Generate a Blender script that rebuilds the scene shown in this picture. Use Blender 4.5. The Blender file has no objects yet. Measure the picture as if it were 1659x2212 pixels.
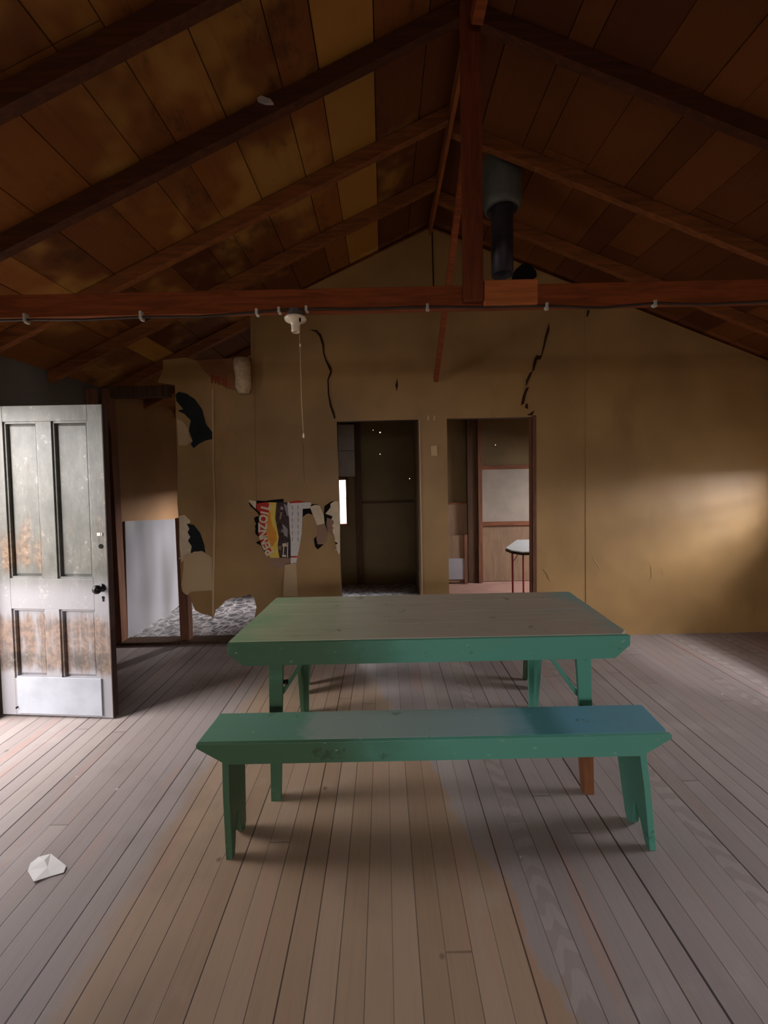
import bpy, bmesh, math, random
from mathutils import Vector, Matrix
from mathutils.geometry import tessellate_polygon
random.seed(7)
scn = bpy.context.scene
COL = scn.collection

# ------------------------------------------------------------------ camera model (also used to turn measurements into metres)
FPX, EYE, ROLL, CY = 860.0, 1.485, math.radians(1.2), 1073.0
PITCH = math.atan((CY-1033)/FPX)
cF = Vector((0, math.cos(PITCH), -math.sin(PITCH)))
_U = Vector((0, math.sin(PITCH), math.cos(PITCH))); _R = Vector((1, 0, 0))
cR = math.cos(ROLL)*_R - math.sin(ROLL)*_U
cU = math.sin(ROLL)*_R + math.cos(ROLL)*_U
def ray(x, y): return cF + (x-829.5)/FPX*cR - (y-CY)/FPX*cU
def atY(x, y, Y): d = ray(x, y); t = Y/d.y; return Vector((d.x*t, Y, EYE+d.z*t))
def atX(x, y, X): d = ray(x, y); t = X/d.x; return Vector((X, d.y*t, EYE+d.z*t))
def atZ(x, y, Z): d = ray(x, y); t = (Z-EYE)/d.z; return Vector((d.x*t, d.y*t, Z))

# ------------------------------------------------------------------ materials
def srgb(c):
    return tuple((v/255/12.92 if v/255 <= .04045 else ((v/255+.055)/1.055)**2.4) for v in c) + (1,)
class N:
    def __init__(s, name):
        s.m = bpy.data.materials.new(name); s.m.use_nodes = True
        s.t = s.m.node_tree; s.b = s.t.nodes['Principled BSDF']; s.c = None
    def n(s, typ, ins=None, **kw):
        nd = s.t.nodes.new(typ)
        for k, v in kw.items(): setattr(nd, k, v)
        for k, v in (ins or {}).items():
            if hasattr(v, 'is_linked') or isinstance(v, bpy.types.NodeSocket): s.t.links.new(v, nd.inputs[k])
            else: nd.inputs[k].default_value = v
        return nd
    def coord(s, scale=(1, 1, 1), loc=(0, 0, 0)):
        if s.c is None: s.c = s.n('ShaderNodeTexCoord').outputs['Object']
        return s.n('ShaderNodeMapping', {0: s.c, 1: loc, 3: scale}).outputs[0]
    def noise(s, scale=(1, 1, 1), sc=5, det=4, rough=.6, dist=0, loc=(0, 0, 0)):
        return s.n('ShaderNodeTexNoise', {'Vector': s.coord(scale, loc), 'Scale': sc, 'Detail': det, 'Roughness': rough, 'Distortion': dist}).outputs['Fac']
    def math(s, op, a, b=0, c=0, clamp=False):
        nd = s.n('ShaderNodeMath', {0: a, 1: b, 2: c}, operation=op); nd.use_clamp = clamp; return nd.outputs[0]
    def step(s, v, lo, hi):
        return s.n('ShaderNodeMapRange', {0: v, 1: lo, 2: hi, 3: 0, 4: 1}, interpolation_type='SMOOTHSTEP').outputs[0]
    def mix(s, f, a, b, mode='MIX'):
        nd = s.n('ShaderNodeMix', data_type='RGBA', blend_type=mode)
        for i, v in ((0, f), (6, a), (7, b)):
            if isinstance(v, bpy.types.NodeSocket): s.t.links.new(v, nd.inputs[i])
            else: nd.inputs[i].default_value = v
        return nd.outputs[2]
    def xyz(s):
        if s.c is None: s.c = s.n('ShaderNodeTexCoord').outputs['Object']
        return s.n('ShaderNodeSeparateXYZ', {0: s.c}).outputs
    def out(s, col=None, rough=.7, bump=None, bs=.2, bd=.01, spec=.3, metal=0):
        if col is not None:
            if isinstance(col, bpy.types.NodeSocket): s.t.links.new(col, s.b.inputs['Base Color'])
            else: s.b.inputs['Base Color'].default_value = col
        if isinstance(rough, bpy.types.NodeSocket): s.t.links.new(rough, s.b.inputs['Roughness'])
        else: s.b.inputs['Roughness'].default_value = rough
        s.b.inputs['Specular IOR Level'].default_value = spec
        s.b.inputs['Metallic'].default_value = metal
        if bump is not None:
            bn = s.n('ShaderNodeBump', {'Height': bump, 'Strength': bs, 'Distance': bd})
            s.t.links.new(bn.outputs[0], s.b.inputs['Normal'])
        return s.m

def plain(name, c, rough=.7, var=.25, sc=6, spec=.3, metal=0, bs=.15):
    g = N(name); nz = g.noise(sc=sc)
    dark = tuple(v*(1-var) for v in srgb(c)[:3])+(1,); lite = tuple(min(1, v*(1+var)) for v in srgb(c)[:3])+(1,)
    return g.out(g.mix(g.step(nz, .3, .7), dark, lite), rough, nz, bs, .004, spec, metal)
def wood(name, c, axis='x', rough=.75, var=.35, knots=True, gs=1.0):
    g = N(name)
    st = {'x': (1.2, 14, 14), 'y': (14, 1.2, 14), 'z': (14, 14, 1.2)}[axis]
    gr = g.noise(st, sc=3*gs, det=6, dist=.6); big = g.noise(sc=1.7, det=3)
    a = srgb(c)
    dark = tuple(v*(1-var) for v in a[:3])+(1,); lite = tuple(min(1, v*(1+var)) for v in a[:3])+(1,)
    col = g.mix(g.step(gr, .3, .72), dark, lite)
    col = g.mix(g.math('MULTIPLY', g.step(big, .5, .75), .5), col, tuple(v*.55 for v in a[:3])+(1,))
    if knots:
        vo = g.n('ShaderNodeTexVoronoi', {'Vector': g.coord(tuple(.35 if k == axis else 1.5 for k in 'xyz')), 'Scale': 2.2}).outputs['Distance']
        col = g.mix(g.math('MULTIPLY', g.math('SUBTRACT', 1, g.step(vo, .03, .09)), .7), col, tuple(v*.2 for v in a[:3])+(1,))
    return g.out(col, rough, gr, .25, .004)

# floor boards: 3 1/4 inch strip flooring running away from the camera
def sheetm():
    g = N('glossy_white_sheet'); nz = g.noise((.2, 1.3, .3), sc=2.2, det=1)
    return g.out(g.mix(g.step(nz, .3, .7), srgb((112, 108, 110)), srgb((142, 140, 146))), .3, nz, .5, .08, .6)
def floor_mat():
    g = N('floor_boards'); X, Y, Z = g.xyz()
    W = .0827
    q = g.math('DIVIDE', g.math('ADD', X, 20*W+.0025), W)
    idx = g.math('FLOOR', q); fr = g.math('FRACT', q)
    r1 = g.n('ShaderNodeTexWhiteNoise', {'W': idx}, noise_dimensions='1D').outputs['Value']
    lq = g.math('ADD', g.math('DIVIDE', Y, 3.1), g.math('MULTIPLY', r1, 7.3))
    li = g.math('FLOOR', lq); lf = g.math('FRACT', lq)
    r2 = g.n('ShaderNodeTexWhiteNoise', {'W': g.math('ADD', g.math('MULTIPLY', idx, 13.7), li)}, noise_dimensions='1D').outputs['Value']
    ed = g.math('MINIMUM', fr, g.math('SUBTRACT', 1, fr))
    wv = g.noise((3, .8, 1), sc=1.3, det=2)
    r3 = g.n('ShaderNodeTexWhiteNoise', {'W': g.math('ADD', g.math('FLOOR', g.math('ADD', q, .5)), 77)}, noise_dimensions='1D').outputs['Value']
    wid = g.math('MULTIPLY', g.math('ADD', .006, g.math('MULTIPLY', g.math('POWER', r3, 3), .03)), g.math('ADD', .4, g.math('MULTIPLY', wv, 1.2)))
    seam = g.math('SUBTRACT', 1, g.n('ShaderNodeMapRange', {0: ed, 1: wid, 2: g.math('ADD', wid, .022), 3: 0, 4: 1}).outputs[0])
    seam = g.math('MULTIPLY', seam, g.math('ADD', .5, g.math('MULTIPLY', r3, .5)))
    led = g.math('MINIMUM', lf, g.math('SUBTRACT', 1, lf))
    butt = g.math('MULTIPLY', g.math('SUBTRACT', 1, g.n('ShaderNodeMapRange', {0: led, 1: .0004, 2: .0015, 3: 0, 4: 1}).outputs[0]), .45)
    seam = g.math('MAXIMUM', seam, butt)
    # camera's colour cast put into the boards: warm down the middle, greyer at both sides
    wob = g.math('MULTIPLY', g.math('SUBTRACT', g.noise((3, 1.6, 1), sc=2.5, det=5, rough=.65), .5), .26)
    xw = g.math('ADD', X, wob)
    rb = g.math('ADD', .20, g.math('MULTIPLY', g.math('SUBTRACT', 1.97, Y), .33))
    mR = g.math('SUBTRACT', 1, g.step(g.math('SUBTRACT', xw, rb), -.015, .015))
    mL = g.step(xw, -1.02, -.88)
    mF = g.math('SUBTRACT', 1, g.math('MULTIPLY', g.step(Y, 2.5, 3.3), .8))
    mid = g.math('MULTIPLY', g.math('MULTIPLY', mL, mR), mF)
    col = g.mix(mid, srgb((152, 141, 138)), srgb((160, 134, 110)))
    gr = g.noise((22, 1.3, 1), sc=3, det=7, dist=.8, rough=.65)
    col = g.mix(g.math('MULTIPLY', g.step(gr, .42, .8), .2), col, srgb((104, 88, 78)))
    col = g.mix(g.math('MULTIPLY', g.math('ABSOLUTE', g.math('SUBTRACT', r2, .5)), .3), col, g.mix(g.step(r2, .49, .51), srgb((120, 96, 76)), srgb((200, 184, 170))))
    pinkr = g.step(g.noise((6, .7, 1), sc=1.6, det=2, loc=(4, 0, 0)), .58, .7)
    col = g.mix(g.math('MULTIPLY', pinkr, .35), col, srgb((172, 128, 112)))
    bl = g.noise(sc=1.6, det=4, loc=(3, 1, 0))
    col = g.mix(g.math('MULTIPLY', g.step(bl, .5, .75), .35), col, srgb((108, 96, 86)))
    dust = g.step(g.noise(sc=2.4, det=6, loc=(8, 3, 0)), .56, .72)
    col = g.mix(g.math('MULTIPLY', dust, .25), col, srgb((190, 180, 172)))
    # strong cathedral grain on a few boards at the right
    wav = g.n('ShaderNodeTexWave', {'Vector': g.coord((9, 2.2, 1)), 'Scale': 1.6, 'Distortion': 9, 'Detail': 2, 'Detail Scale': .7}, wave_type='RINGS').outputs['Fac']
    few = g.math('MULTIPLY', g.step(r2, .8, .82), g.step(X, .3, .5))
    col = g.mix(g.math('MULTIPLY', few, g.math('MULTIPLY', g.step(wav, .35, .6), .2)), col, srgb((88, 72, 72)))
    spots = g.math('SUBTRACT', 1, g.step(g.n('ShaderNodeTexVoronoi', {'Vector': g.coord(), 'Scale': 5}).outputs['Distance'], .03, .07))
    sel = g.step(g.noise(sc=3, det=1, loc=(1, 7, 0)), .52, .6)
    col = g.mix(g.math('MULTIPLY', g.math('MULTIPLY', spots, sel), .55), col, srgb((70, 52, 46)))
    nm = g.n('ShaderNodeTexVoronoi', {'Vector': g.coord(loc=(.3, .4, 0)), 'Scale': 3.3}).outputs['Distance']
    col = g.mix(g.math('MULTIPLY', g.math('SUBTRACT', 1, g.step(nm, .012, .03)), .8), col, srgb((225, 220, 212)))
    col = g.mix(g.math('MULTIPLY', seam, .93), col, srgb((36, 24, 24)))
    h = g.math('SUBTRACT', g.math('MULTIPLY', gr, .25), seam)
    ro = g.math('ADD', .42, g.math('MULTIPLY', bl, .3))
    return g.out(col, ro, h, .35, .004, .35)

def lino_mat():
    g = N('grey_patterned_lino')
    v = g.n('ShaderNodeTexVoronoi', {'Vector': g.coord((1, 1, 1)), 'Scale': 9}, feature='DISTANCE_TO_EDGE').outputs['Distance']
    ck = g.n('ShaderNodeTexChecker', {'Vector': g.coord(), 'Scale': 11}).outputs['Fac']
    nz = g.noise(sc=14, det=5)
    col = g.mix(g.step(nz, .42, .6), srgb((90, 88, 92)), srgb((160, 155, 156)))
    col = g.mix(g.math('MULTIPLY', g.math('SUBTRACT', 1, g.step(v, .02, .07)), .6), col, srgb((210, 206, 205)))
    col = g.mix(g.math('MULTIPLY', ck, .2), col, srgb((80, 78, 84)))
    return g.out(col, .45, nz, .1, .003)

def paper_mat(name, c, wr=1.0, rough=.5, lo=.82, spec=.35):
    g = N(name); a = srgb(c)
    big = g.noise(sc=1.1, det=3); med = g.noise(sc=1.7, det=1.5, dist=.5, loc=(2, 5, 1)); fine = g.noise(sc=60, det=3)
    col = g.mix(g.step(big, .3, .7), tuple(v*lo for v in a[:3])+(1,), tuple(min(1, v*1.12) for v in a[:3])+(1,))
    col = g.mix(g.math('MULTIPLY', g.step(g.noise((1, 1, .4), sc=2.3, det=4, loc=(7, 0, 2)), .55, .75), .35), col, srgb((112, 76, 44)))
    ve = g.n('ShaderNodeTexVoronoi', {'Vector': g.coord((1, 1, 1)), 'Scale': 2.1, 'Smoothness': .6}, feature='SMOOTH_F1').outputs['Distance']
    h = g.math('ADD', g.math('MULTIPLY', med, 1.4), g.math('ADD', g.math('MULTIPLY', ve, .5), g.math('MULTIPLY', fine, .008)))
    return g.out(col, rough, h, .3*wr, .05, spec)

def roof_mat():
    g = N('roof_boards'); X, Y, Z = g.xyz()
    at = g.n('ShaderNodeAttribute', attribute_name='tone').outputs['Color']
    sp = g.n('ShaderNodeSeparateColor', {0: at}).outputs
    gr = g.noise((10, .9, 10), sc=2.4, det=6, dist=1.2)
    col = g.mix(sp[0], srgb((84, 42, 15)), srgb((138, 82, 31)))
    yl = g.math('MULTIPLY', g.step(g.noise(sc=1.9, det=3, loc=(3, 2, 2)), .48, .66), g.math('SUBTRACT', 1, g.step(X, .0, .6)))
    col = g.mix(g.math('MULTIPLY', yl, .75), col, srgb((164, 120, 56)))
    col = g.mix(g.math('MULTIPLY', g.step(gr, .5, .8), .35), col, srgb((80, 34, 10)))
    stn = g.math('MULTIPLY', g.step(g.noise((1.6, 1, 1.6), sc=2.6, det=6, rough=.7, loc=(9, 9, 1)), .54, .70), g.math('SUBTRACT', 1, g.math('MULTIPLY', g.step(X, .3, .9), .7)))
    col = g.mix(g.math('MULTIPLY', stn, .6), col, srgb((42, 22, 10)))
    kn = g.n('ShaderNodeTexVoronoi', {'Vector': g.coord((1, .7, 1)), 'Scale': 2.4}).outputs['Distance']
    col = g.mix(g.math('MULTIPLY', g.math('SUBTRACT', 1, g.step(kn, .035, .075)), .85), col, srgb((30, 12, 4)))
    col = g.mix(g.math('MULTIPLY', sp[1], .9), col, srgb((190, 140, 62)))
    return g.out(col, .7, gr, .3, .004, .25)

def door_mat():
    g = N('peeling_door_paint'); X, Y, Z = g.xyz()
    p = g.noise((1, 1, .5), sc=7, det=7, rough=.7); q = g.noise((2.4, 1, .3), sc=5, det=5, rough=.6, loc=(3, 1, 4))
    f = g.noise(sc=30, det=5, loc=(1, 2, 8))
    col = g.mix(g.step(p, .35, .65), srgb((84, 84, 77)), srgb((110, 109, 102)))
    col = g.mix(g.math('MULTIPLY', g.step(Z, .95, .75), 1), col, srgb((150, 148, 152)))  # fall of light put into the paint: upper door darker, lower door paler
    mud = g.mix(g.step(f, .4, .6), srgb((96, 72, 54)), srgb((136, 106, 80)))
    zone = g.math('MULTIPLY', g.step(Z, .20, .34), g.math('SUBTRACT', 1, g.step(Z, .56, .74)))
    zone2 = g.math('MULTIPLY', g.math('MULTIPLY', g.step(Z, .88, 1.0), g.math('SUBTRACT', 1, g.step(Z, 1.05, 1.5))), g.math('SUBTRACT', 1, g.step(X, .26, .42)))
    edge = g.math('MULTIPLY', g.step(X, .665, .7), g.math('MULTIPLY', g.step(Z, .95, 1.1), .85))
    zz = g.math('ADD', g.math('MULTIPLY', zone, .34), g.math('ADD', g.math('MULTIPLY', zone2, .22), g.math('MULTIPLY', edge, .16)))
    m1 = g.step(g.math('ADD', q, zz), .60, .84)
    col = g.mix(g.math('MULTIPLY', m1, .75), col, mud)
    dk = g.math('MULTIPLY', g.math('MULTIPLY', g.step(Z, .27, .33), g.math('SUBTRACT', 1, g.step(Z, .36, .46))), g.step(p, .38, .56))
    col = g.mix(g.math('MULTIPLY', dk, .75), col, srgb((74, 70, 66)))
    wf = g.math('MULTIPLY', g.step(f, .58, .66), g.step(p, .48, .6))
    col = g.mix(g.math('MULTIPLY', wf, .4), col, srgb((180, 178, 172)))
    ds = g.math('MULTIPLY', g.step(g.noise((1, 1, .3), sc=9, det=6, loc=(6, 6, 0)), .62, .7), .5)
    col = g.mix(ds, col, srgb((104, 92, 80)))
    return g.out(col, .5, g.math('ADD', p, g.math('MULTIPLY', m1, -.5)), .4, .006, .4)

def paint_mat(name, kind):
    g = N(name); X, Y, Z = g.xyz()
    gr = g.noise((1, 18, 18), sc=2.5, det=6, dist=.5); p = g.noise((.7, 1, 1), sc=3.2, det=6, rough=.65, loc=(2, 0, 3))
    deep, teal, blue = srgb((66, 98, 72)), srgb((90, 158, 138)), srgb((66, 124, 138))
    base = g.mix(g.step(g.math('ADD', X, g.math('MULTIPLY', p, .5)), -.05, .55), deep, teal)  # lighting and colour cast put into the paint: darker green left, teal right
    if kind == 'tabletop':
        e = g.math('MINIMUM', g.math('ADD', X, .73), g.math('SUBTRACT', 1.12, X))
        worn = g.step(g.math('ADD', e, g.math('MULTIPLY', g.math('SUBTRACT', p, .5), 1.0)), -.12, .20)
        wc = g.mix(g.step(X, -.7, .3), srgb((158, 168, 134)), srgb((172, 160, 142)))
        wc = g.mix(g.math('MULTIPLY', g.step(gr, .5, .75), .3), wc, srgb((98, 88, 66)))
        col = g.mix(worn, g.mix(g.step(X, -.2, .6), srgb((126, 156, 118)), srgb((126, 162, 154))), wc)
    elif kind == 'benchtop':
        e = g.math('ADD', X, g.math('MULTIPLY', g.math('SUBTRACT', p, .5), .35))
        worn = g.math('MULTIPLY', g.step(e, -.38, -.30), g.math('SUBTRACT', 1, g.step(e, .42, .58)))
        wc = g.mix(g.step(X, -.3, .6), srgb((146, 156, 146)), srgb((146, 166, 168)))
        base = g.mix(g.step(X, .1, .8), srgb((98, 138, 116)), srgb((98, 150, 166)))
        base = g.mix(g.math('MULTIPLY', g.step(p, .5, .7), .4), base, srgb((100, 136, 132)))
        dk = g.math('MULTIPLY', g.step(X, .56, .60), g.math('SUBTRACT', 1, g.step(X, .66, .76)))
        base = g.mix(g.math('MULTIPLY', dk, .55), base, srgb((36, 96, 92)))
        col = g.mix(g.math('MULTIPLY', worn, .8), base, wc)
    else:
        col = g.mix(g.math('MULTIPLY', g.step(p, .55, .72), .35), base, srgb((104, 150, 128)))
    if kind == 'apron' or kind == 'benchtop':
        ch = g.step(g.noise((1, 2, 3), sc=22, det=3, loc=(1, 1, 1)), .70, .73)
        col = g.mix(g.math('MULTIPLY', ch, .7), col, srgb((170, 190, 176)))
    col = g.mix(g.math('MULTIPLY', g.step(g.noise(sc=9, det=5, loc=(5, 5, 5)), .64, .7), .5), col, srgb((44, 52, 36)))
    return g.out(col, .48, gr, .25, .003, .35)

M = dict(
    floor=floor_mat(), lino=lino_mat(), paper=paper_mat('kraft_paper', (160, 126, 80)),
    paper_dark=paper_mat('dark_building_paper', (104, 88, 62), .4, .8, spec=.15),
    paper_pale=paper_mat('pale_kraft_paper', (190, 162, 124), .7, .8),
    paper_side=paper_mat('dull_brown_paper', (152, 112, 72), .5, .7),
    greyw=paper_mat('grey_side_wall', (92, 86, 80), .4, .8),
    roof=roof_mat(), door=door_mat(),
    raft2=wood('rafter_wood_orange', (124, 73, 35), 'x', var=.3), raft=wood('rafter_wood_dark', (78, 42, 22), 'x', var=.3), beam=wood('tie_beam_wood', (132, 66, 28), 'x', var=.3),
    postw=wood('king_post_wood', (112, 54, 26), 'z', var=.25, knots=False), splice=wood('splice_block_wood', (182, 106, 58), 'x', var=.2, knots=False),
    stud=wood('reddish_stud_wood', (108, 70, 50), 'z', var=.3, knots=False), rail=wood('reddish_rail_wood', (112, 66, 42), 'x', var=.3, knots=False),
    darkstud=wood('dark_stud_wood', (72, 50, 32), 'z', var=.3, knots=False),
    bare=wood('bare_orange_leg_wood', (134, 84, 52), 'z', var=.25, knots=False),
    ttop=paint_mat('worn_green_tabletop_paint', 'tabletop'), btop=paint_mat('worn_green_bench_top_paint', 'benchtop'),
    apron=paint_mat('green_apron_paint', 'apron'), leg=paint_mat('green_leg_paint', 'leg'),
    black=plain('tar_black', (30, 34, 36), .9), soot=plain('soot_black', (14, 13, 12), .95),
    zinc=plain('dull_zinc', (96, 98, 94), .55, metal=.3), pipe=plain('dark_pipe', (58, 54, 62), .5, metal=.4),
    porcelain=plain('cream_porcelain', (236, 222, 200), .3, .05, spec=.5), boxm=plain('grey_steel_box', (84, 80, 80), .6),
    cable=plain('dark_cable', (62, 48, 42), .6), clip=plain('pale_clip', (190, 184, 176), .5), string=plain('string', (184, 160, 120), .8),
    iron=plain('black_iron', (22, 22, 24), .3, metal=.6, spec=.5), white=plain('white_scrap', (232, 230, 228), .8, .04, 12),
    panelw=sheetm(), panelg=plain('grey_white_board', (142, 132, 120), .75, .08),
    kick=plain('pale_kick_board', (166, 170, 178), .5, .1, 5), redmetal=plain('red_painted_steel', (126, 26, 30), .4, .1, spec=.5),
    tabletopw=plain('white_table_laminate', (206, 214, 216), .25, .04, spec=.5), edging=plain('black_table_edging', (30, 22, 24), .4),
    cream=plain('torn_cream_paper', (216, 196, 164), .85, .08, 14), yellow=plain('poster_yellow', (220, 190, 84), .6, .06, 20),
    orange=plain('poster_orange', (214, 142, 46), .6, .12, 10), red=plain('poster_red', (182, 46, 34), .6, .08, 20),
    dphoto=plain('poster_dark_picture', (62, 46, 42), .6, .5, 40), grey=plain('poster_grey', (150, 146, 146), .6, .1, 30),
    pwhite=plain('poster_white', (214, 208, 200), .6, .05, 20), mauve=plain('mauve_paper', (150, 118, 98), .8, .08),
    tag=plain('cream_tag', (206, 178, 134), .7, .05), insul=plain('pale_insulation', (196, 172, 140), .95, .2, 26, bs=.8),
    cardbd=plain('reddish_cardboard', (142, 92, 60), .85, .15, 6), redprint=plain('faded_red_print', (150, 62, 38), .85, .1),
    pinkfloor=wood('pinkish_back_floor', (146, 112, 100), 'x', var=.2, knots=False), brass=plain('dull_brass', (196, 160, 120), .4, .1, metal=.5),
    ground=plain('dusty_ground', (170, 160, 140), .95), jamb=wood('dark_door_edge', (70, 52, 46), 'z', var=.3, knots=False),
    crack=plain('dark_tear_gap', (50, 29, 15), .95), web=plain('pale_cobweb_fluff', (176, 166, 164), .95),
    brown=wood('brown_lower_panel', (128, 104, 82), 'z', var=.15, knots=False),
)

# ------------------------------------------------------------------ mesh helpers
class MB:
    def __init__(s): s.v = []; s.f = []
    def add(s, vs, fs):
        o = len(s.v); s.v += [Vector(v) for v in vs]; s.f += [tuple(i+o for i in f) for f in fs]; return s
    def box(s, x0, x1, y0, y1, z0, z1):
        return s.add([(x, y, z) for x in (x0, x1) for y in (y0, y1) for z in (z0, z1)],
                     [(0, 1, 3, 2), (4, 6, 7, 5), (0, 4, 5, 1), (2, 3, 7, 6), (0, 2, 6, 4), (1, 5, 7, 3)])
    def prism(s, pts, off):
        """closed outline (3D, planar, may be concave) extruded by off"""
        pts = [Vector(p) for p in pts]; off = Vector(off); n = len(pts)
        tris = tessellate_polygon([pts])
        fs = [tuple(t) for t in tris] + [tuple(i+n for i in reversed(t)) for t in tris]
        fs += [(i, (i+1) % n, (i+1) % n+n, i+n) for i in range(n)]
        return s.add(pts+[p+off for p in pts], fs)
    def beam(s, a, b, w, h, up=(0, 0, 1)):
        a = Vector(a); b = Vector(b); d = (b-a).normalized(); up = Vector(up)
        sd = d.cross(up).normalized()*w/2; u = sd.cross(d).normalized()*h/2
        return s.add([a-sd-u, a+sd-u, a+sd+u, a-sd+u, b-sd-u, b+sd-u, b+sd+u, b-sd+u],
                     [(0, 1, 2, 3), (4, 7, 6, 5), (0, 4, 5, 1), (1, 5, 6, 2), (2, 6, 7, 3), (3, 7, 4, 0)])
    def tube(s, pts, r, n=8, cap=True):
        pts = [Vector(p) for p in pts]; o = len(s.v); m = len(pts)
        for i, p in enumerate(pts):
            d = (pts[min(i+1, m-1)]-pts[max(i-1, 0)]).normalized()
            a = d.cross(Vector((0, 0, 1)) if abs(d.z) < .9 else Vector((1, 0, 0))).normalized(); b = d.cross(a)
            rr = r[i] if isinstance(r, (list, tuple)) else r
            for k in range(n):
                t = 2*math.pi*k/n; s.v.append(p+(a*math.cos(t)+b*math.sin(t))*rr)
        for i in range(m-1):
            for k in range(n):
                s.f.append((o+i*n+k, o+i*n+(k+1) % n, o+(i+1)*n+(k+1) % n, o+(i+1)*n+k))
        if cap: s.f.append(tuple(o+k for k in range(n))); s.f.append(tuple(o+(m-1)*n+k for k in reversed(range(n))))
        return s
    def build(s, name, m, parent=None, bevel=0, smooth=False, loc=None):
        me = bpy.data.meshes.new(name); bm = bmesh.new()
        vs = [bm.verts.new(v-(loc or Vector())) for v in s.v]
        for f in s.f:
            try: bm.faces.new([vs[i] for i in f])
            except ValueError: pass
        bmesh.ops.recalc_face_normals(bm, faces=bm.faces)
        bm.to_mesh(me); bm.free()
        if smooth:
            for p in me.polygons: p.use_smooth = True
        me.materials.append(M[m] if isinstance(m, str) else m)
        o = bpy.data.objects.new(name, me); COL.objects.link(o)
        if loc is not None: o.location = loc
        if parent is not None:
            o.parent = parent
        if bevel:
            b = o.modifiers.new('bevel', 'BEVEL'); b.width = bevel; b.segments = 2; b.limit_method = 'ANGLE'
        return o
def tag(o, label, cat, group=None):
    o['label'] = label; o['category'] = cat
    if group: o['group'] = group
    return o
def thing(name, label, cat, group=None):
    o = bpy.data.objects.new(name, None); COL.objects.link(o); return tag(o, label, cat, group)
def struct(o): o['kind'] = 'structure'; return o
def sheet(name, px, Y, m, parent=None, th=.002):
    """a thin sheet standing in the plane at distance Y"""
    return MB().prism([atY(x, y, Y) for x, y in px], (0, th, 0)).build(name, m, parent)

# ------------------------------------------------------------------ shell
XL, XR, YB, YF, YN = -2.52, 3.75, 3.60, 5.58, -3.0
RX, RZ, SL, SR = .455, 3.64, .463, .41          # ridge line: rafter undersides
def under(x): return RZ - (SL*(RX-x) if x < RX else SR*(x-RX))
RD = .092                                       # rafter depth: boards lie this much higher

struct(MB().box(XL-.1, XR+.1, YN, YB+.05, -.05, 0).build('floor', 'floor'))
struct(MB().box(XL-.1, .46, YB+.05, YF+.1, -.06, -.012).build('floor', 'lino'))
struct(MB().box(.46, XR+.1, YB+.05, YF+.1, -.06, -.008).build('floor', 'pinkfloor'))
g_ = struct(MB().add([(-40, -40, -.3), (40, -40, -.3), (40, 40, -.3), (-40, 40, -.3)], [(0, 1, 2, 3)]).build('floor', 'ground'))
g_.name = 'floor_outside'

# side walls with a doorway and windows
def side_wall(name, X, th, holes, top, m):
    b = MB(); ys = sorted({YN, YF}|{h[0] for h in holes}|{h[1] for h in holes})
    for a, c in zip(ys, ys[1:]):
        hs = sorted([h for h in holes if h[0] <= a and h[1] >= c], key=lambda h: h[2])
        z = -.05
        for h in hs:
            if h[2] > z: b.box(X, X+th, a, c, z, h[2])
            z = h[3]
        b.box(X, X+th, a, c, z, top)
    return struct(b.build(name, m))
side_wall('wall_left', XL, -.10, [(1.62, 2.44, 0, 2.0)], under(XL)+RD+.01, 'greyw')
WR = (.95, 3.15, 1.11, 1.56)
side_wall('wall_right', XR, .10, [WR, (4.1, 5.1, .75, 1.7)], under(XR)+RD+.01, 'paper_side')
# brown paper on the far stretch of the left side wall, seen through the left opening
struct(MB().box(XL, XL+.012, YB+.1, YF, 0, 2.36).build('wall_left_back', 'paper_side'))

def gable(name, Y, th, holes, m, topoff=0.0, x0=XL, x1=XR):
    """gable wall: columns between hole edges"""
    xs = sorted({x0, x1, RX}|{h[0] for h in holes}|{h[1] for h in holes}); b = MB()
    for a, c in zip(xs, xs[1:]):
        hs = sorted([h for h in holes if h[0] <= a+1e-6 and h[1] >= c-1e-6], key=lambda h: h[2]); z = -.05
        for h in hs:
            if h[2] > z: b.box(a, c, Y, Y+th, z, h[2])
            z = h[3]
        ta, tc = under(a)+topoff, under(c)+topoff
        b.add([(a, Y, z), (c, Y, z), (c, Y, tc), (a, Y, ta), (a, Y+th, z), (c, Y+th, z), (c, Y+th, tc), (a, Y+th, ta)],
              [(0, 1, 2, 3), (4, 7, 6, 5), (0, 4, 5, 1), (1, 5, 6, 2), (2, 6, 7, 3), (3, 7, 4, 0)])
    return struct(b.build(name, m))
pin = []
for x, y, w in ((821, 934, .014), (806, 929, .007), (821, 981, .008), (885, 1034, .009), (1071, 961, .013), (1137, 918, .006)):
    p = atY(x, y, YF); pin.append((p.x-w/2, p.x+w/2, p.z-w/2, p.z+w/2))
wl = (atY(748, 1085, YF).x-.62, atY(748, 1085, YF).x, .86, 1.47)
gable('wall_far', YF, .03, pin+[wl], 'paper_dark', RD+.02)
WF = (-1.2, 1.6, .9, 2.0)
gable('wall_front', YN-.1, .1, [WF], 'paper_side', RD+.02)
struct(MB().box(.43, .49, YB+.1, YF, -.05, 2.5).build('wall_partition', 'paper_dark'))

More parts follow.
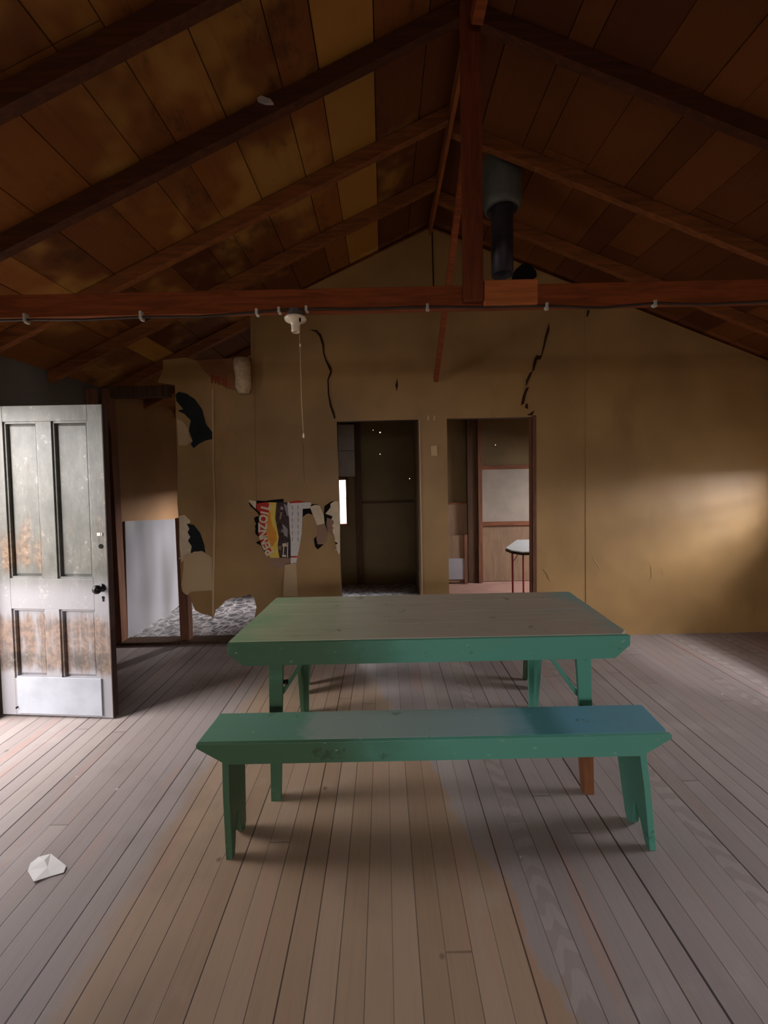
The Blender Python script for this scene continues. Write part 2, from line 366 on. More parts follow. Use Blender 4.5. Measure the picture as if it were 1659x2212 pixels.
# back wall of brown paper: one outline with its doorways and ragged left end
D1 = (-.410, .325, 2.005); D2 = (.578, 1.345, 2.008)
P = lambda x, y: atY(x, y, YB)
def V(x, z): return Vector((x, YB, z))
left_top = P(541, 688); left_top.z = under(left_top.x)+.05
out = [V(XR, -.02), V(XR, under(XR)+.05), V(RX, under(RX)+.03), left_top, P(541, 745), P(543, 778), P(520, 800), P(470, 806), P(436, 782), P(400, 772), P(352, 778), P(352, 800), P(340, 826), P(378, 832),
       P(380, 900), P(384, 1000), P(383, 1085), P(386, 1120), P(388, 1200), P(392, 1275), P(400, 1284), P(409, 1281), P(414, 1300), P(421, 1318), P(436, 1326), P(452, 1329), P(461, 1335), P(465, 1318),
       P(478, 1308), P(486, 1298), P(500, 1292), P(520, 1290), P(540, 1284), P(549, 1292), P(554, 1312), P(549, 1338), P(538, 1362), P(530, 1390)]
out[-1].z = -.02
out += [V(D1[0], -.02), V(D1[0], D1[2]), V(D1[1], D1[2]), V(D1[1], -.02), V(D2[0], -.02), V(D2[0], D2[2]), V(D2[1], D2[2]), V(D2[1], -.02)]
wb = struct(MB().prism(out, (0, .012, 0)).build('wall_back', 'paper'))
def wpiece(name, px, m, dy=.003, th=.002): return sheet(name, px, YB-dy-th, m, wb, th)
# separate overlapping paper sheets and their torn edges
wpiece('paper_sheet', [(549, 690), (640, 690), (684, 712), (697, 745), (704, 775), (716, 803), (712, 840), (713, 868), (722, 895), (726, 912), (731, 1000), (733, 1090), (640, 1086), (549, 1084), (546, 900)], 'paper', .002, .003)
wpiece('paper_sheet', [(728, 800), (858, 797), (1128, 800), (1131, 840), (1126, 880), (1120, 893), (1040, 898), (903, 901), (736, 906), (727, 890), (719, 862), (718, 830)], 'paper', .002, .003)
wpiece('paper_sheet', [(1264, 672), (1420, 696), (1540, 742), (1690, 804), (1690, 1372), (1266, 1378)], 'paper', .002, .003)
wpiece('tear', [(668, 712), (684, 713), (694, 724), (700, 744), (700, 762), (705, 777), (716, 795), (716, 806), (710, 820), (711, 850), (716, 875), (722, 890), (725, 903), (722, 905), (718, 893), (712, 876), (708, 850), (707, 820), (713, 803), (703, 780), (698, 765), (696, 745), (690, 727), (682, 717)], 'crack', .006)
wpiece('tear', [(1186, 697), (1187, 712), (1180, 735), (1176, 752), (1168, 776), (1160, 777), (1161, 768), (1169, 768), (1173, 750), (1177, 728)], 'crack', .006)
wpiece('tear', [(1160, 765), (1160, 778), (1154, 800), (1150, 801), (1152, 783)], 'crack', .006)
wpiece('tear', [(1152, 800), (1142, 822), (1136, 836), (1136, 822), (1144, 806)], 'crack', .006)
wpiece('tear', [(1143, 836), (1137, 850), (1132, 872), (1125, 876), (1129, 856), (1136, 838)], 'crack', .006)
wpiece('tear', [(1140, 872), (1141, 884), (1134, 880), (1136, 872)], 'crack', .006)
wpiece('tear', [(1155, 886), (1150, 897), (1138, 897), (1146, 892)], 'crack', .006)
wpiece('tear', [(858, 817), (860, 832), (857, 846), (854, 832)], 'crack', .006)
wpiece('tear', [(1274, 670), (1270, 684), (1267, 684), (1269, 670)], 'crack', .006)
wpiece('tear', [(652, 950), (654, 950), (657, 975), (656, 1000), (658, 1042), (657, 1046), (654, 1000), (654, 975)], 'paper_side', .006)
wpiece('tear', [(932, 500), (935, 500), (938, 618), (935, 618)], 'crack', .0035)
wpiece('seam_edge', [(458, 840), (461, 840), (462, 1000), (466, 1100), (463, 1240), (462, 1336), (458, 1336), (459, 1240), (462, 1100), (459, 1000)], 'paper_pale', .012, .006)
wpiece('seam_edge', [(548, 700), (550, 700), (552, 900), (555, 1080), (553, 1080), (549, 900)], 'paper_side', .006)
wpiece('torn_patch', [(382, 905), (396, 912), (406, 925), (408, 942), (416, 952), (402, 962), (386, 962)], 'paper_pale', .004)
wpiece('torn_patch', [(379, 852), (386, 846), (402, 850), (420, 862), (436, 884), (444, 915), (459, 935), (461, 948), (445, 951), (430, 958), (418, 968), (412, 960), (416, 952), (408, 930), (412, 908), (398, 894), (383, 887), (396, 884), (381, 866)], 'black', .008, .004)
wpiece('torn_patch', [(387, 1115), (398, 1112), (412, 1126), (406, 1135), (420, 1160), (424, 1195), (404, 1200), (392, 1215), (388, 1180)], 'cream', .004)
wpiece('torn_patch', [(403, 1131), (418, 1134), (432, 1152), (441, 1178), (443, 1194), (436, 1190), (418, 1192), (411, 1198), (414, 1180), (406, 1168), (411, 1160), (405, 1150), (409, 1142)], 'black', .008, .004)
wpiece('torn_patch', [(397, 1200), (405, 1196), (436, 1190), (458, 1204), (459, 1275), (412, 1278), (405, 1286), (396, 1280), (392, 1262), (396, 1230)], 'paper_pale', .010, .003)

for pts, r in (([(1276, 1190), (1282, 1208), (1294, 1226), (1309, 1242)], .007), ([(1399, 1206), (1406, 1226), (1407, 1245), (1399, 1262)], .009), ([(1378, 1272), (1400, 1266), (1418, 1252)], .006), ([(1172, 1228), (1182, 1240), (1188, 1256)], .006), ([(1420, 1215), (1432, 1235), (1430, 1258)], .006), ([(1336, 866), (1290, 858), (1240, 872)], .003)):
    n_ = len(pts); cps = [atY(x, y, YB-.001) for x, y in pts]; fine_ = []
    for a_, c_ in zip(cps, cps[1:]): fine_ += [a_.lerp(c_, q_/4) for q_ in range(4)]
    fine_.append(cps[-1]); m_ = len(fine_)
    MB().tube(fine_, [max(.0006, r*math.sin(math.pi*(q_+.3)/(m_-.4))) for q_ in range(m_)], 10).build('paper_crease', 'paper', wb, smooth=True)
# framing of the back wall
k = 0
def trim(m, *bx):
    global k; k += 1
    return struct(MB().box(*bx).build('trim_%d' % k, m, bevel=.002))
trim('stud', -1.908, -1.825, YB+.014, YB+.09, 0, 1.16)                 # post at the right of the left opening
trim('darkstud', -2.49, -1.925, YB+.014, YB+.09, 2.26, 2.36)          # header
trim('stud', -2.518, -2.44, YB-.0, YB+.09, 0, 2.34)
trim('stud', -2.518, -2.47, 3.42, 3.50, 0, 2.3)
trim('darkstud', -2.44, -1.25, YB-.02, YB+.12, 0, .028)               # sill board
trim('stud', D2[1], D2[1]+.035, YB-.004, YB+.09, 0, 2.02)
trim('stud', D1[1]-.002, D1[1]+.02, YB+.013, YB+.09, 0, 2.005)
trim('darkstud', D1[0]-.05, D1[0]-.002, YB+.014, YB+.09, 0, 2.005)
trim('darkstud', D2[0]-.05, D2[0]-.002, YB+.014, YB+.09, 0, 2.005)
trim('darkstud', D1[0], D2[1], YB+.014, YB+.09, 2.008, 2.09)
trim('paper_pale', D1[1], D1[1]+.012, YB-.012, YB+.013, 0, 2.0)
trim('darkstud', XL, XR, YB+.014, YB+.09, -.02, -.001)
# framing seen in the back rooms
F = lambda x, y: atY(x, y, YF)
def fx(x): return F(x, 1100).x
trim('darkstud', fx(768), fx(782), YF-.05, YF, 0, 2.9)
trim('darkstud', fx(780), .43, YF-.02, YF, 1.135, 1.165)
trim('stud', wl[1], wl[1]+.03, YF-.03, YF+.04, .84, 1.50)
trim('rail', wl[0]-.03, wl[1]+.03, YF-.04, YF+.04, .83, .86)
trim('rail', wl[0]-.03, wl[1]+.03, YF-.03, YF+.04, 1.47, 1.50)
trim('darkstud', fx(1008), fx(1030), YF-.07, YF, 0, 2.9)
trim('stud', fx(1030), fx(1039), YF-.09, YF, 0, 2.9)
trim('rail', fx(1034), 3.7, YF-.05, YF, 1.575, 1.63)
trim('rail', fx(1034), 3.7, YF-.05, YF, .79, .845)
trim('rail', .49, fx(1010), YF-.03, YF, 1.10, 1.125)
trim('darkstud', .49, fx(1030), YF-.06, YF, 2.3, 2.4)
struct(MB().box(fx(1039), 3.7, YF-.02, YF-.001, .845, 1.575).build('wall_far_panel', 'panelg'))
struct(MB().box(fx(1039), 3.7, YF-.02, YF-.001, 0, .79).build('wall_far_panel', 'brown'))
struct(MB().box(.49, fx(1008), YF-.02, YF-.001, 0, 1.10).build('wall_far_panel', 'brown'))

# windows (frames)
def window(n, plane, a0, a1, z0, z1, pos, mat='stud'):
    b = MB(); t = .05
    for (p, q, r, s_) in ((a0, a1, z0, z0+t), (a0, a1, z1-t, z1), (a0, a0+t, z0, z1), (a1-t, a1, z0, z1), ((a0+a1)/2-.015, (a0+a1)/2+.015, z0, z1), (a0, a1, (z0+z1)/2-.015, (z0+z1)/2+.015)):
        if plane == 'x': b.box(pos, pos+.04, p, q, r, s_)
        else: b.box(p, q, pos, pos+.04, r, s_)
    return struct(b.build('window_%d' % n, mat))
window(1, 'x', WR[0], WR[1], WR[2], WR[3], XR+.03)
window(2, 'y', WF[0], WF[1], WF[2], WF[3], YN-.07)
# door frame at the left
trim('jamb', XL-.1, XL+.012, 2.44, 2.50, 0, 2.02)
trim('jamb', XL-.1, XL+.012, 1.55, 1.62, 0, 2.02)
trim('jamb', XL-.1, XL+.012, 1.55, 2.50, 2.0, 2.06)

# ------------------------------------------------------------------ roof
me = bpy.data.meshes.new('ceiling'); bm = bmesh.new(); lay = bm.loops.layers.float_color.new('tone')
def rb(xa, xb, y0, y1, tone, yel, drop):
    z = lambda x: under(x)+RD-drop
    vs = [bm.verts.new(p) for p in ((xa, y0, z(xa)), (xb, y0, z(xb)), (xb, y1, z(xb)), (xa, y1, z(xa)), (xa, y0, z(xa)+.022), (xb, y0, z(xb)+.022), (xb, y1, z(xb)+.022), (xa, y1, z(xa)+.022))]
    for f in ((0, 1, 2, 3), (4, 7, 6, 5), (0, 4, 5, 1), (1, 5, 6, 2), (2, 6, 7, 3), (3, 7, 4, 0)):
        fc = bm.faces.new([vs[i] for i in f])
        for l in fc.loops: l[lay] = (tone, yel, 0, 1)
for side in (-1, 1):
    x = RX; i = 0
    end = XL-.25 if side < 0 else XR+.25
    while (end-x)*side > 0:
        w = random.choice((.25, .27, .24, .17, .26, .12))
        if i == 0: w = .2
        cuts = [YN-.3, random.uniform(-1, .5), random.choice((1.99, 1.45)), random.choice((2.54, 3.09, 9)), random.uniform(4.2, 5), YF+.3]
        cuts = [c for c in cuts if c < 8]
        for a, c in zip(cuts, cuts[1:]):
            x0, x1 = (x, x+side*(w-.005)); xa, xb = min(x0, x1), max(x0, x1)
            yel = 1 if (side < 0 and (i == 2 or (a > 3 and x < -1.2 and random.random() < .6))) else 0
            rb(xa, xb, a, c-.003, random.random()*(1 if side < 0 else .55), yel*.6, random.uniform(0, .006))
        x += side*w; i += 1
    xa, xb = min(RX, end), max(RX, end)      # solid sheathing above the boards
    z = lambda q: under(q)+RD+.024
    vs = [bm.verts.new(p) for p in ((xa, YN-.3, z(xa)), (xb, YN-.3, z(xb)), (xb, YF+.3, z(xb)), (xa, YF+.3, z(xa)), (xa, YN-.3, z(xa)+.03), (xb, YN-.3, z(xb)+.03), (xb, YF+.3, z(xb)+.03), (xa, YF+.3, z(xa)+.03))]
    for f in ((0, 1, 2, 3), (4, 7, 6, 5), (0, 4, 5, 1), (1, 5, 6, 2), (2, 6, 7, 3), (3, 7, 4, 0)):
        fc = bm.faces.new([vs[i_] for i_ in f])
        for l in fc.loops: l[lay] = (0, 0, 0, 1)
bmesh.ops.recalc_face_normals(bm, faces=bm.faces); bm.to_mesh(me); bm.free(); me.materials.append(M['roof'])
ce = bpy.data.objects.new('ceiling', me); COL.objects.link(ce); struct(ce)

def rafter_mesh(side, Y, w=.045):
    end = XL-.05 if side < 0 else XR+.05
    b = MB(); a = RX+side*.015; z0, z1 = under(a), under(end)
    return b.add([(a, Y-w/2, z0), (end, Y-w/2, z1), (end, Y-w/2, z1+RD-.008), (a, Y-w/2, z0+RD-.008), (a, Y+w/2, z0), (end, Y+w/2, z1), (end, Y+w/2, z1+RD-.008), (a, Y+w/2, z0+RD-.008)],
                 [(0, 1, 2, 3), (4, 7, 6, 5), (0, 4, 5, 1), (1, 5, 6, 2), (2, 6, 7, 3), (3, 7, 4, 0)])
raf = [(-.75, 'rafter pair nearest the front of the cabin, above and behind the viewpoint'), (-.2, 'rafter pair second from the front, overhead'), (.35, 'rafter pair third from the front, overhead'),
       (.9, 'rafter pair overhead, two bays in front of the king post'),
       (1.49, 'dark brown rafter pair crossing the top left corner, nearest in view'),
       (1.97, 'dark brown rafter pair meeting at the top of the king post above the tie beam'),
       (2.52, 'brown rafter pair just behind the king post, crossing in front of the flue pipe'),
       (3.07, 'brown rafter pair second behind the king post, last before the paper gable wall'),
       (3.68, 'brown rafter pair right behind the torn left top of the paper wall'),
       (4.25, 'brown rafter pair over the back rooms, past the paper wall'), (4.85, 'brown rafter pair over the back rooms near the far wall')]
for Y, lb in raf[3:]:
    t = thing('rafter_pair', lb, 'rafter', 'roof rafters')
    for sd in (-1, 1): rafter_mesh(sd, Y+(({1.97: .03, 2.52: .09, 3.07: .16}.get(Y, 0)) if sd > 0 else 0)).build('rafter', 'raft' if Y < 2.4 else 'raft2', t)
# ridge board
tag(MB().box(RX-.012, RX+.012, YN, YF, RZ-.03, RZ+RD-.02).build('ridge_board', wood('ridge_wood', (140, 78, 36), 'y', knots=False)), 'long brown ridge board running front to back under the roof peak', 'board')
# tie beam and king post
TB0, TB1 = 2.273, 2.378
tb = thing('tie_beam', 'reddish brown horizontal beam across the room carrying the bulb holder', 'beam')
MB().box(XL-.02, XR+.02, 1.905, 1.946, TB0, TB1).build('beam_timber', 'beam', tb, bevel=.003)
pL = atY(1046, 640, 1.875).x+.001; pR = atY(1162, 640, 1.875).x
MB().box(pL, pR, 1.875, 1.904, TB0+.002, TB1+.008).build('splice_block', 'splice', tb, bevel=.002)
kp = tag(MB().box(atY(1003, 640, 1.862).x, atY(1045, 640, 1.862).x, 1.862, 1.9045, 2.292, RZ-.03).build('king_post', 'postw', bevel=.003),
         'dark reddish vertical post rising from the tie beam to the roof peak', 'post')
tag(MB().beam((.475, 2.03, 3.36), (.482, 3.57, 2.345), .036, .05, (0, -1, 0)).build('diagonal_brace', 'beam'), 'long thin reddish board slanting from the king post down to the paper wall', 'brace')
tag(MB().beam((.445, 1.83, 3.47), (.47, 1.54, 3.585), .05, .07, (0, 0, 1)).build('ridge_brace', 'beam'), 'short brown board end hanging above the top of the king post', 'brace')
tag(MB().add([tuple(atY(x, y, 1.935)+Vector((0, dy, 0))) for dy in (0, .012) for x, y in ((553, 196), (562, 205), (585, 214), (590, 222), (572, 222), (556, 216))],
    [(0, 1, 2, 3, 4, 5), (11, 10, 9, 8, 7, 6)]+[(i, (i+1) % 6, (i+1) % 6+6, i+6) for i in range(6)]).build('insulation_tuft', 'web'), 'small pale fluffy tuft stuck beside the dark left rafter', 'fluff')

# cable under the beam, clips, lamp holder
cp = []
for x, y in ((-60, 694), (55, 691), (180, 691), (305, 685), (430, 684), (555, 675), (603, 670), (640, 668), (700, 667), (760, 668), (923, 663), (1030, 664), (1180, 661), (1300, 665), (1413, 655), (1520, 658), (1659, 651), (1750, 655)):
    p = atY(x, y, 1.897); p.z = min(p.z, TB0+.012); cp.append(p)
cpp = []
for a, c in zip(cp, cp[1:]):
    for i in range(4): cpp.append(a.lerp(c, i/4))
cpp = [p for p in cpp if XL < p.x < XR]
tag(MB().tube(cpp, .006, 6).build('electric_cable', 'cable', smooth=True), 'thin dark electric cable sagging along the lower edge of the tie beam', 'cable')
cl = {55: 'at the far left end of the beam', 305: 'second from the left on the beam', 555: 'third from the left on the beam', 603: 'just left of the bulb holder', 662: 'just right of the bulb holder',
      923: 'left of the king post foot', 1180: 'just right of the splice block', 1413: 'furthest right on the beam'}
for x, w in cl.items():
    y = min(cp, key=lambda p: abs(p.x-atY(x, 660, 1.897).x)); X0 = atY(x, 665, 1.897).x
    b = MB().box(X0-.006, X0+.006, 1.884, 1.912, y.z-.012, max(y.z+.012, TB0+.012)).box(X0-.004, X0+.010, 1.888, 1.908, y.z-.018, y.z-.010)
    tag(b.build('cable_clip', 'clip', bevel=.002), 'small pale cable clip '+w, 'clip', 'cable clips on the tie beam')
lh = thing('lamp_holder', 'white porcelain bulb holder without a bulb under the tie beam', 'lamp holder'); lx, ly = -.402, 1.925
kz_ = .939
def lathe(prof, n=24, c=(0, 0)):
    b = MB(); m = len(prof)
    for r, z in prof:
        for i in range(n): t = 2*math.pi*i/n; b.v.append(Vector((c[0]+r*math.cos(t), c[1]+r*math.sin(t), z)))
    for j in range(m-1):
        for i in range(n): b.f.append((j*n+i, j*n+(i+1) % n, (j+1)*n+(i+1) % n, (j+1)*n+i))
    return b
LZ = lambda pr: [(r*kz_, EYE+(z-EYE)*kz_) for r, z in pr]
lathe(LZ([(.0, 2.338), (.042, 2.338), (.042, 2.305), (0, 2.305)]), c=(lx, ly)).build('junction_box', 'boxm', lh)
lathe(LZ([(0, 2.304), (.052, 2.304), (.056, 2.298), (.052, 2.288), (.034, 2.280), (.024, 2.272), (.022, 2.250), (.023, 2.236), (.018, 2.230), (.013, 2.232), (.012, 2.26), (0, 2.26)]), 32, (lx, ly)).build('socket', 'porcelain', lh, smooth=True)
lathe(LZ([(0, 2.2865), (.005, 2.2865), (.005, 2.27), (0, 2.27)]), 10, (lx+.028, ly-.034)).build('screw', 'iron', lh)
MB().tube([(lx+.019, ly-.01, 2.21), (lx+.02, ly-.01, 2.06), (lx+.019, ly-.01, 1.87), (lx+.023, ly-.01, 1.705)], .0018, 6).build('pull_cord', 'string', lh)
lathe(LZ([(0, 1.724), (.004, 1.72), (.0055, 1.705), (0, 1.695)]), 10, (lx+.024, ly-.01)).build('cord_bead', 'porcelain', lh, smooth=True)
lathe(LZ([(0, 2.172), (.004, 2.168), (.004, 2.158), (0, 2.152)]), 10, (lx+.021, ly-.01)).build('cord_bead', 'porcelain', lh, smooth=True)

# flue pipe
fl = thing('stove_flue', 'grey flue collar with a dark open stove pipe hanging from the right roof slope', 'flue'); fX, fY = .845, 2.80
lathe([(.128, 3.66), (.130, 3.34), (.118, 3.30), (.10, 3.285), (.10, 3.30), (.0, 3.33)], 36, (fX, fY)).build('collar', 'zinc', fl, smooth=True)
lathe([(.072, 3.35), (.074, 3.10), (.073, 2.86), (.067, 2.86), (.067, 3.3), (0, 3.31)], 32, (fX, fY)).build('pipe', 'pipe', fl, smooth=True)
tag(sheet('gable_hole_sheet', [(1106, 598), (1113, 583), (1128, 570), (1145, 571), (1158, 585), (1160, 596), (1150, 606), (1108, 606)], YB-.012, 'soot', None, .006), 'black sheet standing in for a hole high in the gable wall behind the flue pipe', 'hole')  # flat black sheet standing in for a hole at the gable top

# ------------------------------------------------------------------ table
tt = thing('wooden_table', 'long green painted wooden table with a worn plank top in the middle of the room', 'table')
TX0, TX1, TY0, TY1, TZ = -.73, 1.115, 1.80, 2.48, .748
b = MB(); ysm = [TY0, 1.985, 2.155, 2.335, TY1]
for i, (a, c) in enumerate(zip(ysm, ysm[1:])):
    j0, j1 = ((0, 0), (.012, .010), (.022, .020), (.030, .028))[i]
    b.prism([(TX0+j0, a+.0015, TZ-.024), (TX1+j1-(.03 if i == 0 else 0), a+.0015, TZ-.024), (TX1+j1+.005, a+.04, TZ-.024), (TX1+j1+.010, c-.0015, TZ-.024), (TX0+j0+.010, c-.0015, TZ-.024)], (0, 0, .024))
b.build('tabletop', 'ttop', tt, bevel=.003)
def apron(y, x0, x1, z0, z1, cx, lip, m='apron', parent=None, th=.022, name='apron'):
    return MB().prism([(x0, y, z1), (x0, y, z1-lip), (x0+cx, y, z0), (x1-cx, y, z0), (x1, y, z1-lip), (x1, y, z1)], (0, th, 0)).build(name, m, parent, bevel=.002)
apron(TY0-.018, TX0, TX1-.005, .640, TZ-.003, .07, .045, parent=tt)
apron(TY1-.02, TX0+.03, TX1+.03, .640, TZ-.026, .07, .045, parent=tt)
MB().box(TX0+.12, TX0+.145, TY0+.005, TY1-.02, .655, TZ-.026).build('end_rail', 'leg', tt)
MB().box(TX1-.145, TX1-.12, TY0+.005, TY1-.02, .655, TZ-.026).build('end_rail', 'leg', tt)
def tleg(xo, inner, y, sy, repaired=False):
    """L-shaped tapered leg: front board and a side board"""
    lg = MB(); s = inner; yb = y-.02*sy
    zb = .30 if repaired else 0
    def fr(z): t = z/.66; return .046+.022*t
    w0, w1 = fr(zb), fr(.66)
    yy = lambda z: y-sy*(.035*(1-z/.66))
    lg.add([(xo, yy(zb), zb), (xo+s*w0, yy(zb), zb), (xo+s*w1, yy(.66), .66), (xo, yy(.66), .66),
            (xo, yy(zb)+sy*.02, zb), (xo+s*w0, yy(zb)+sy*.02, zb), (xo+s*w1, yy(.66)+sy*.02, .66), (xo, yy(.66)+sy*.02, .66)],
           [(0, 1, 2, 3), (4, 7, 6, 5), (0, 4, 5, 1), (1, 5, 6, 2), (2, 6, 7, 3), (3, 7, 4, 0)])
    za = zb
    d0 = .022+.09*(za/.66)
    lg.add([(xo, yy(za)+sy*.02, za), (xo, yy(za)+sy*(.02+d0), za), (xo, y+sy*.13, .66), (xo, yy(.66)+sy*.02, .66),
            (xo+s*.022, yy(za)+sy*.02, za), (xo+s*.022, yy(za)+sy*(.02+d0), za), (xo+s*.022, y+sy*.13, .66), (xo+s*.022, yy(.66)+sy*.02, .66)],
           [(0, 1, 2, 3), (4, 7, 6, 5), (0, 4, 5, 1), (1, 5, 6, 2), (2, 6, 7, 3), (3, 7, 4, 0)])
    o = lg.build('leg', 'leg', tt, bevel=.002)
    if repaired:
        w = fr(0)
        r = MB().add([(xo, yy(0), 0), (xo+s*w, yy(0), 0), (xo+s*w0, yy(zb), zb), (xo, yy(zb), zb), (xo, yy(0)+sy*.04, 0), (xo+s*w, yy(0)+sy*.04, 0), (xo+s*w0, yy(zb)+sy*.05, zb), (xo, yy(zb)+sy*.05, zb)],
           [(0, 1, 2, 3), (4, 7, 6, 5), (0, 4, 5, 1), (1, 5, 6, 2), (2, 6, 7, 3), (3, 7, 4, 0)]).build('leg_end', 'bare', o, bevel=.002)
        r['label'] = 'bare orange brown lower end of the leg'
    return o
tleg(-.553, 1, TY0+.012, 1); tleg(.946, -1, TY0+.012, 1, True); tleg(-.555, 1, TY1-.022, -1); tleg(.946, -1, TY1-.022, -1)
MB().beam((-.50, TY0+.05, .48), (-.375, TY0+.05, .665), .018, .022, (0, 1, 0)).build('brace', 'leg', tt)
MB().beam((.90, TY0+.05, .44), (.745, TY0+.05, .665), .018, .024, (0, 1, 0)).build('brace', 'leg', tt)
lt = MB().tube([(-.487, TY0+.02, .545), (-.480, TY0+.045, .53), (-.484, TY0+.07, .515)], [.008, .013, .007], 8).build('latch', 'iron', tt)

# ------------------------------------------------------------------ benches
BX0, BX1, BY0, BY1, BZ = -.755, 1.105, 1.525, 1.715, .462
bn = thing('wooden_bench', 'long green painted wooden bench in front of the table, nearest the camera', 'bench', 'green benches at the table')
MB().prism([(BX0, BY0, BZ-.022), (BX1-.01, BY0, BZ-.022), (BX1, BY0+.02, BZ-.022), (BX1+.015, BY1, BZ-.022), (BX0+.01, BY1, BZ-.022)], (0, 0, .022)).build('seat', 'btop', bn, bevel=.003)
apron(BY0-.018, BX0, BX1, .378, BZ-.001, .115, .015, parent=bn, th=.02)
apron(BY1-.004, BX0+.02, BX1, .385, BZ-.023, .115, .005, parent=bn, th=.02)
def bleg(x, lean):
    yz = [(1.497, 0), (1.523, 0), (1.535, .03), (1.548, .075), (1.566, .118), (1.577, .135), (1.585, .122), (1.592, .075), (1.604, .025), (1.622, .003), (1.645, 0), (1.658, .02), (1.690, .25), (1.708, .438), (1.530, .438), (1.508, .25)]
    b = MB(); pts = [Vector((x+lean*(.44-z), y, z)) for y, z in yz]
    return b.prism(pts, (.026, 0, 0)).build('leg', 'leg', bn, bevel=.002)
bleg(-.664, .03); bleg(.985, .07)
for x, s in ((-.638, 1), (.985, -1)):
    MB().box(x if s > 0 else x-.03, x+.03 if s > 0 else x, 1.545, 1.70, .405, .439).build('cleat', 'leg', bn)
def dup(root, loc, rz, label):
    r = root.copy(); COL.objects.link(r); r.location = loc; r.rotation_euler = (0, 0, rz); r['label'] = label
    r.scale = (.945, 1, 1)
    for ch in list(root.children):
        c = ch.copy(); COL.objects.link(c); c.parent = r
    return r
dup(bn, (.393, 4.34, 0), math.pi, 'green wooden bench behind the table, only its legs show under the tabletop')

# ------------------------------------------------------------------ open entrance door, hinged on the left wall
DL, DH, DZ0 = .745, 1.962, .020
dr = bpy.data.objects.new('door_1', None); COL.objects.link(dr); struct(dr)
dr.location = (-2.480, 2.515, DZ0); dr.rotation_euler = (0, math.radians(.9), math.atan2(-.05, .745))
def dl(o): return o
st, rt = .095, .036
z1, z2, z3, z4 = .24, .69, .885, 1.865
mu0, mu1 = .318, .415
b = MB(); y0, y1 = -rt/2, rt/2+.006
b.box(0, st, y0, y1, 0, DH); b.box(DL-st, DL, y0, y1, 0, DH)
b.box(st, DL-st, y0, y1, 0, z1); b.box(st, DL-st, y0, y1, z2, z3); b.box(st, DL-st, y0, y1, z4, DH)
b.box(mu0, mu1, y0, y1, z1, z2); b.box(mu0, mu1, y0, y1, z3, z4)
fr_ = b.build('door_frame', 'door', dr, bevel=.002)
for xa, xb in ((st, mu0), (mu1, DL-st)):
    for za, zb in ((z1, z2), (z3, z4)):
        q = .028
        pm = MB(); yb, yf = y0+.036, y0+.022
        pm.box(xa, xb, yb, y1-.006, za, zb)
        o = [(xa, yb, za), (xb, yb, za), (xb, yb, zb), (xa, yb, zb)]
        i_ = [(xa+q, yf, za+q), (xb-q, yf, za+q), (xb-q, yf, zb-q), (xa+q, yf, zb-q)]
        pm.add(o+i_, [(0, 1, 5, 4), (1, 2, 6, 5), (2, 3, 7, 6), (3, 0, 4, 7), (4, 5, 6, 7)])
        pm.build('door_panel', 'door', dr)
        mo = MB()
        for s_ in ((xa, xa+.012, za, zb), (xb-.012, xb, za, zb), (xa, xb, za, za+.012), (xa, xb, zb-.012, zb)):
            mo.box(s_[0], s_[1], y0+.008, yb, s_[2], s_[3])
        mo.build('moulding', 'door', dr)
MB().box(.115, DL-.065, y0-.008, y0, .015, .255).build('kick_board', 'kick', dr, bevel=.002)['label'] = 'pale bluish white board across the bottom of the door'
rt2 = MB().box(DL, DL+.004, y0, y1, 0, DH).build('door_edge', 'jamb', dr)
kx, kz = DL-.040, .832
def ylathe(prof, cx, cz, n=20):
    b = MB()
    for r, y in prof:
        for i in range(n): t = 2*math.pi*i/n; b.v.append(Vector((cx+r*math.cos(t), y, cz+r*math.sin(t))))
    for j in range(len(prof)-1):
        for i in range(n): b.f.append((j*n+i, j*n+(i+1) % n, (j+1)*n+(i+1) % n, (j+1)*n+i))
    return b
kn = ylathe([(0, y0-.062), (.016, y0-.060), (.026, y0-.050), (.028, y0-.040), (.022, y0-.030), (.010, y0-.024), (.010, y0-.006), (.024, y0-.004), (.026, y0), (0, y0)], kx, kz).build('door_knob', 'iron', dr, smooth=True)
ylathe([(0, y0-.003), (.008, y0-.003), (.008, y0+.001)], kx+.005, kz-.06, 12).build('keyhole', 'soot', dr)
MB().box(kx+.001, kx+.009, y0-.003, y0+.001, kz-.085, kz-.06).build('keyhole', 'soot', dr)
ylathe([(0, y0-.003), (.014, y0-.003), (.015, y0+.001)], kx+.003, kz+.26, 16).build('bore_hole', 'soot', dr)
MB().box(kx-.018, kx+.004, y0-.003, y0+.001, kz+.325, kz+.345).box(kx+.010, kx+.016, y0-.003, y0+.001, kz+.325, kz+.345).build('latch_plate', 'pwhite', dr)
MB().box(.405-.295, .405-.29, y0-.02, y0, .05, .06).build('latch_stub', 'soot', dr)

# ------------------------------------------------------------------ things around the walls
o = MB().prism([atX(x, y, XL+.03) for x, y in ((270, 1126), (386, 1121), (389, 1306), (300, 1380), (277, 1381))], (-.010, 0, 0)).build('white_sheet_panel', 'panelw')
tag(o, 'tall whitish glossy board standing against the left wall inside the left opening', 'board')
bk = MB().prism([atX(x, y, XL+.05) for x, y in ((384, 1202), (390, 1202), (390, 1210), (384, 1210))], (-.02, 0, 0)).build('door_catch', 'brass'); bk.location = (0, 0, 0)
bpy.data.objects.remove(bk)
pc = atY(388.5, 1206, YB-.01)
tag(lathe([(0, pc.z+.008), (.008, pc.z+.006), (.008, pc.z-.006), (0, pc.z-.008)], 12, (pc.x, pc.y)).build('small_catch', 'brass'), 'tiny metal catch on the post edge beside the whitish board', 'catch')
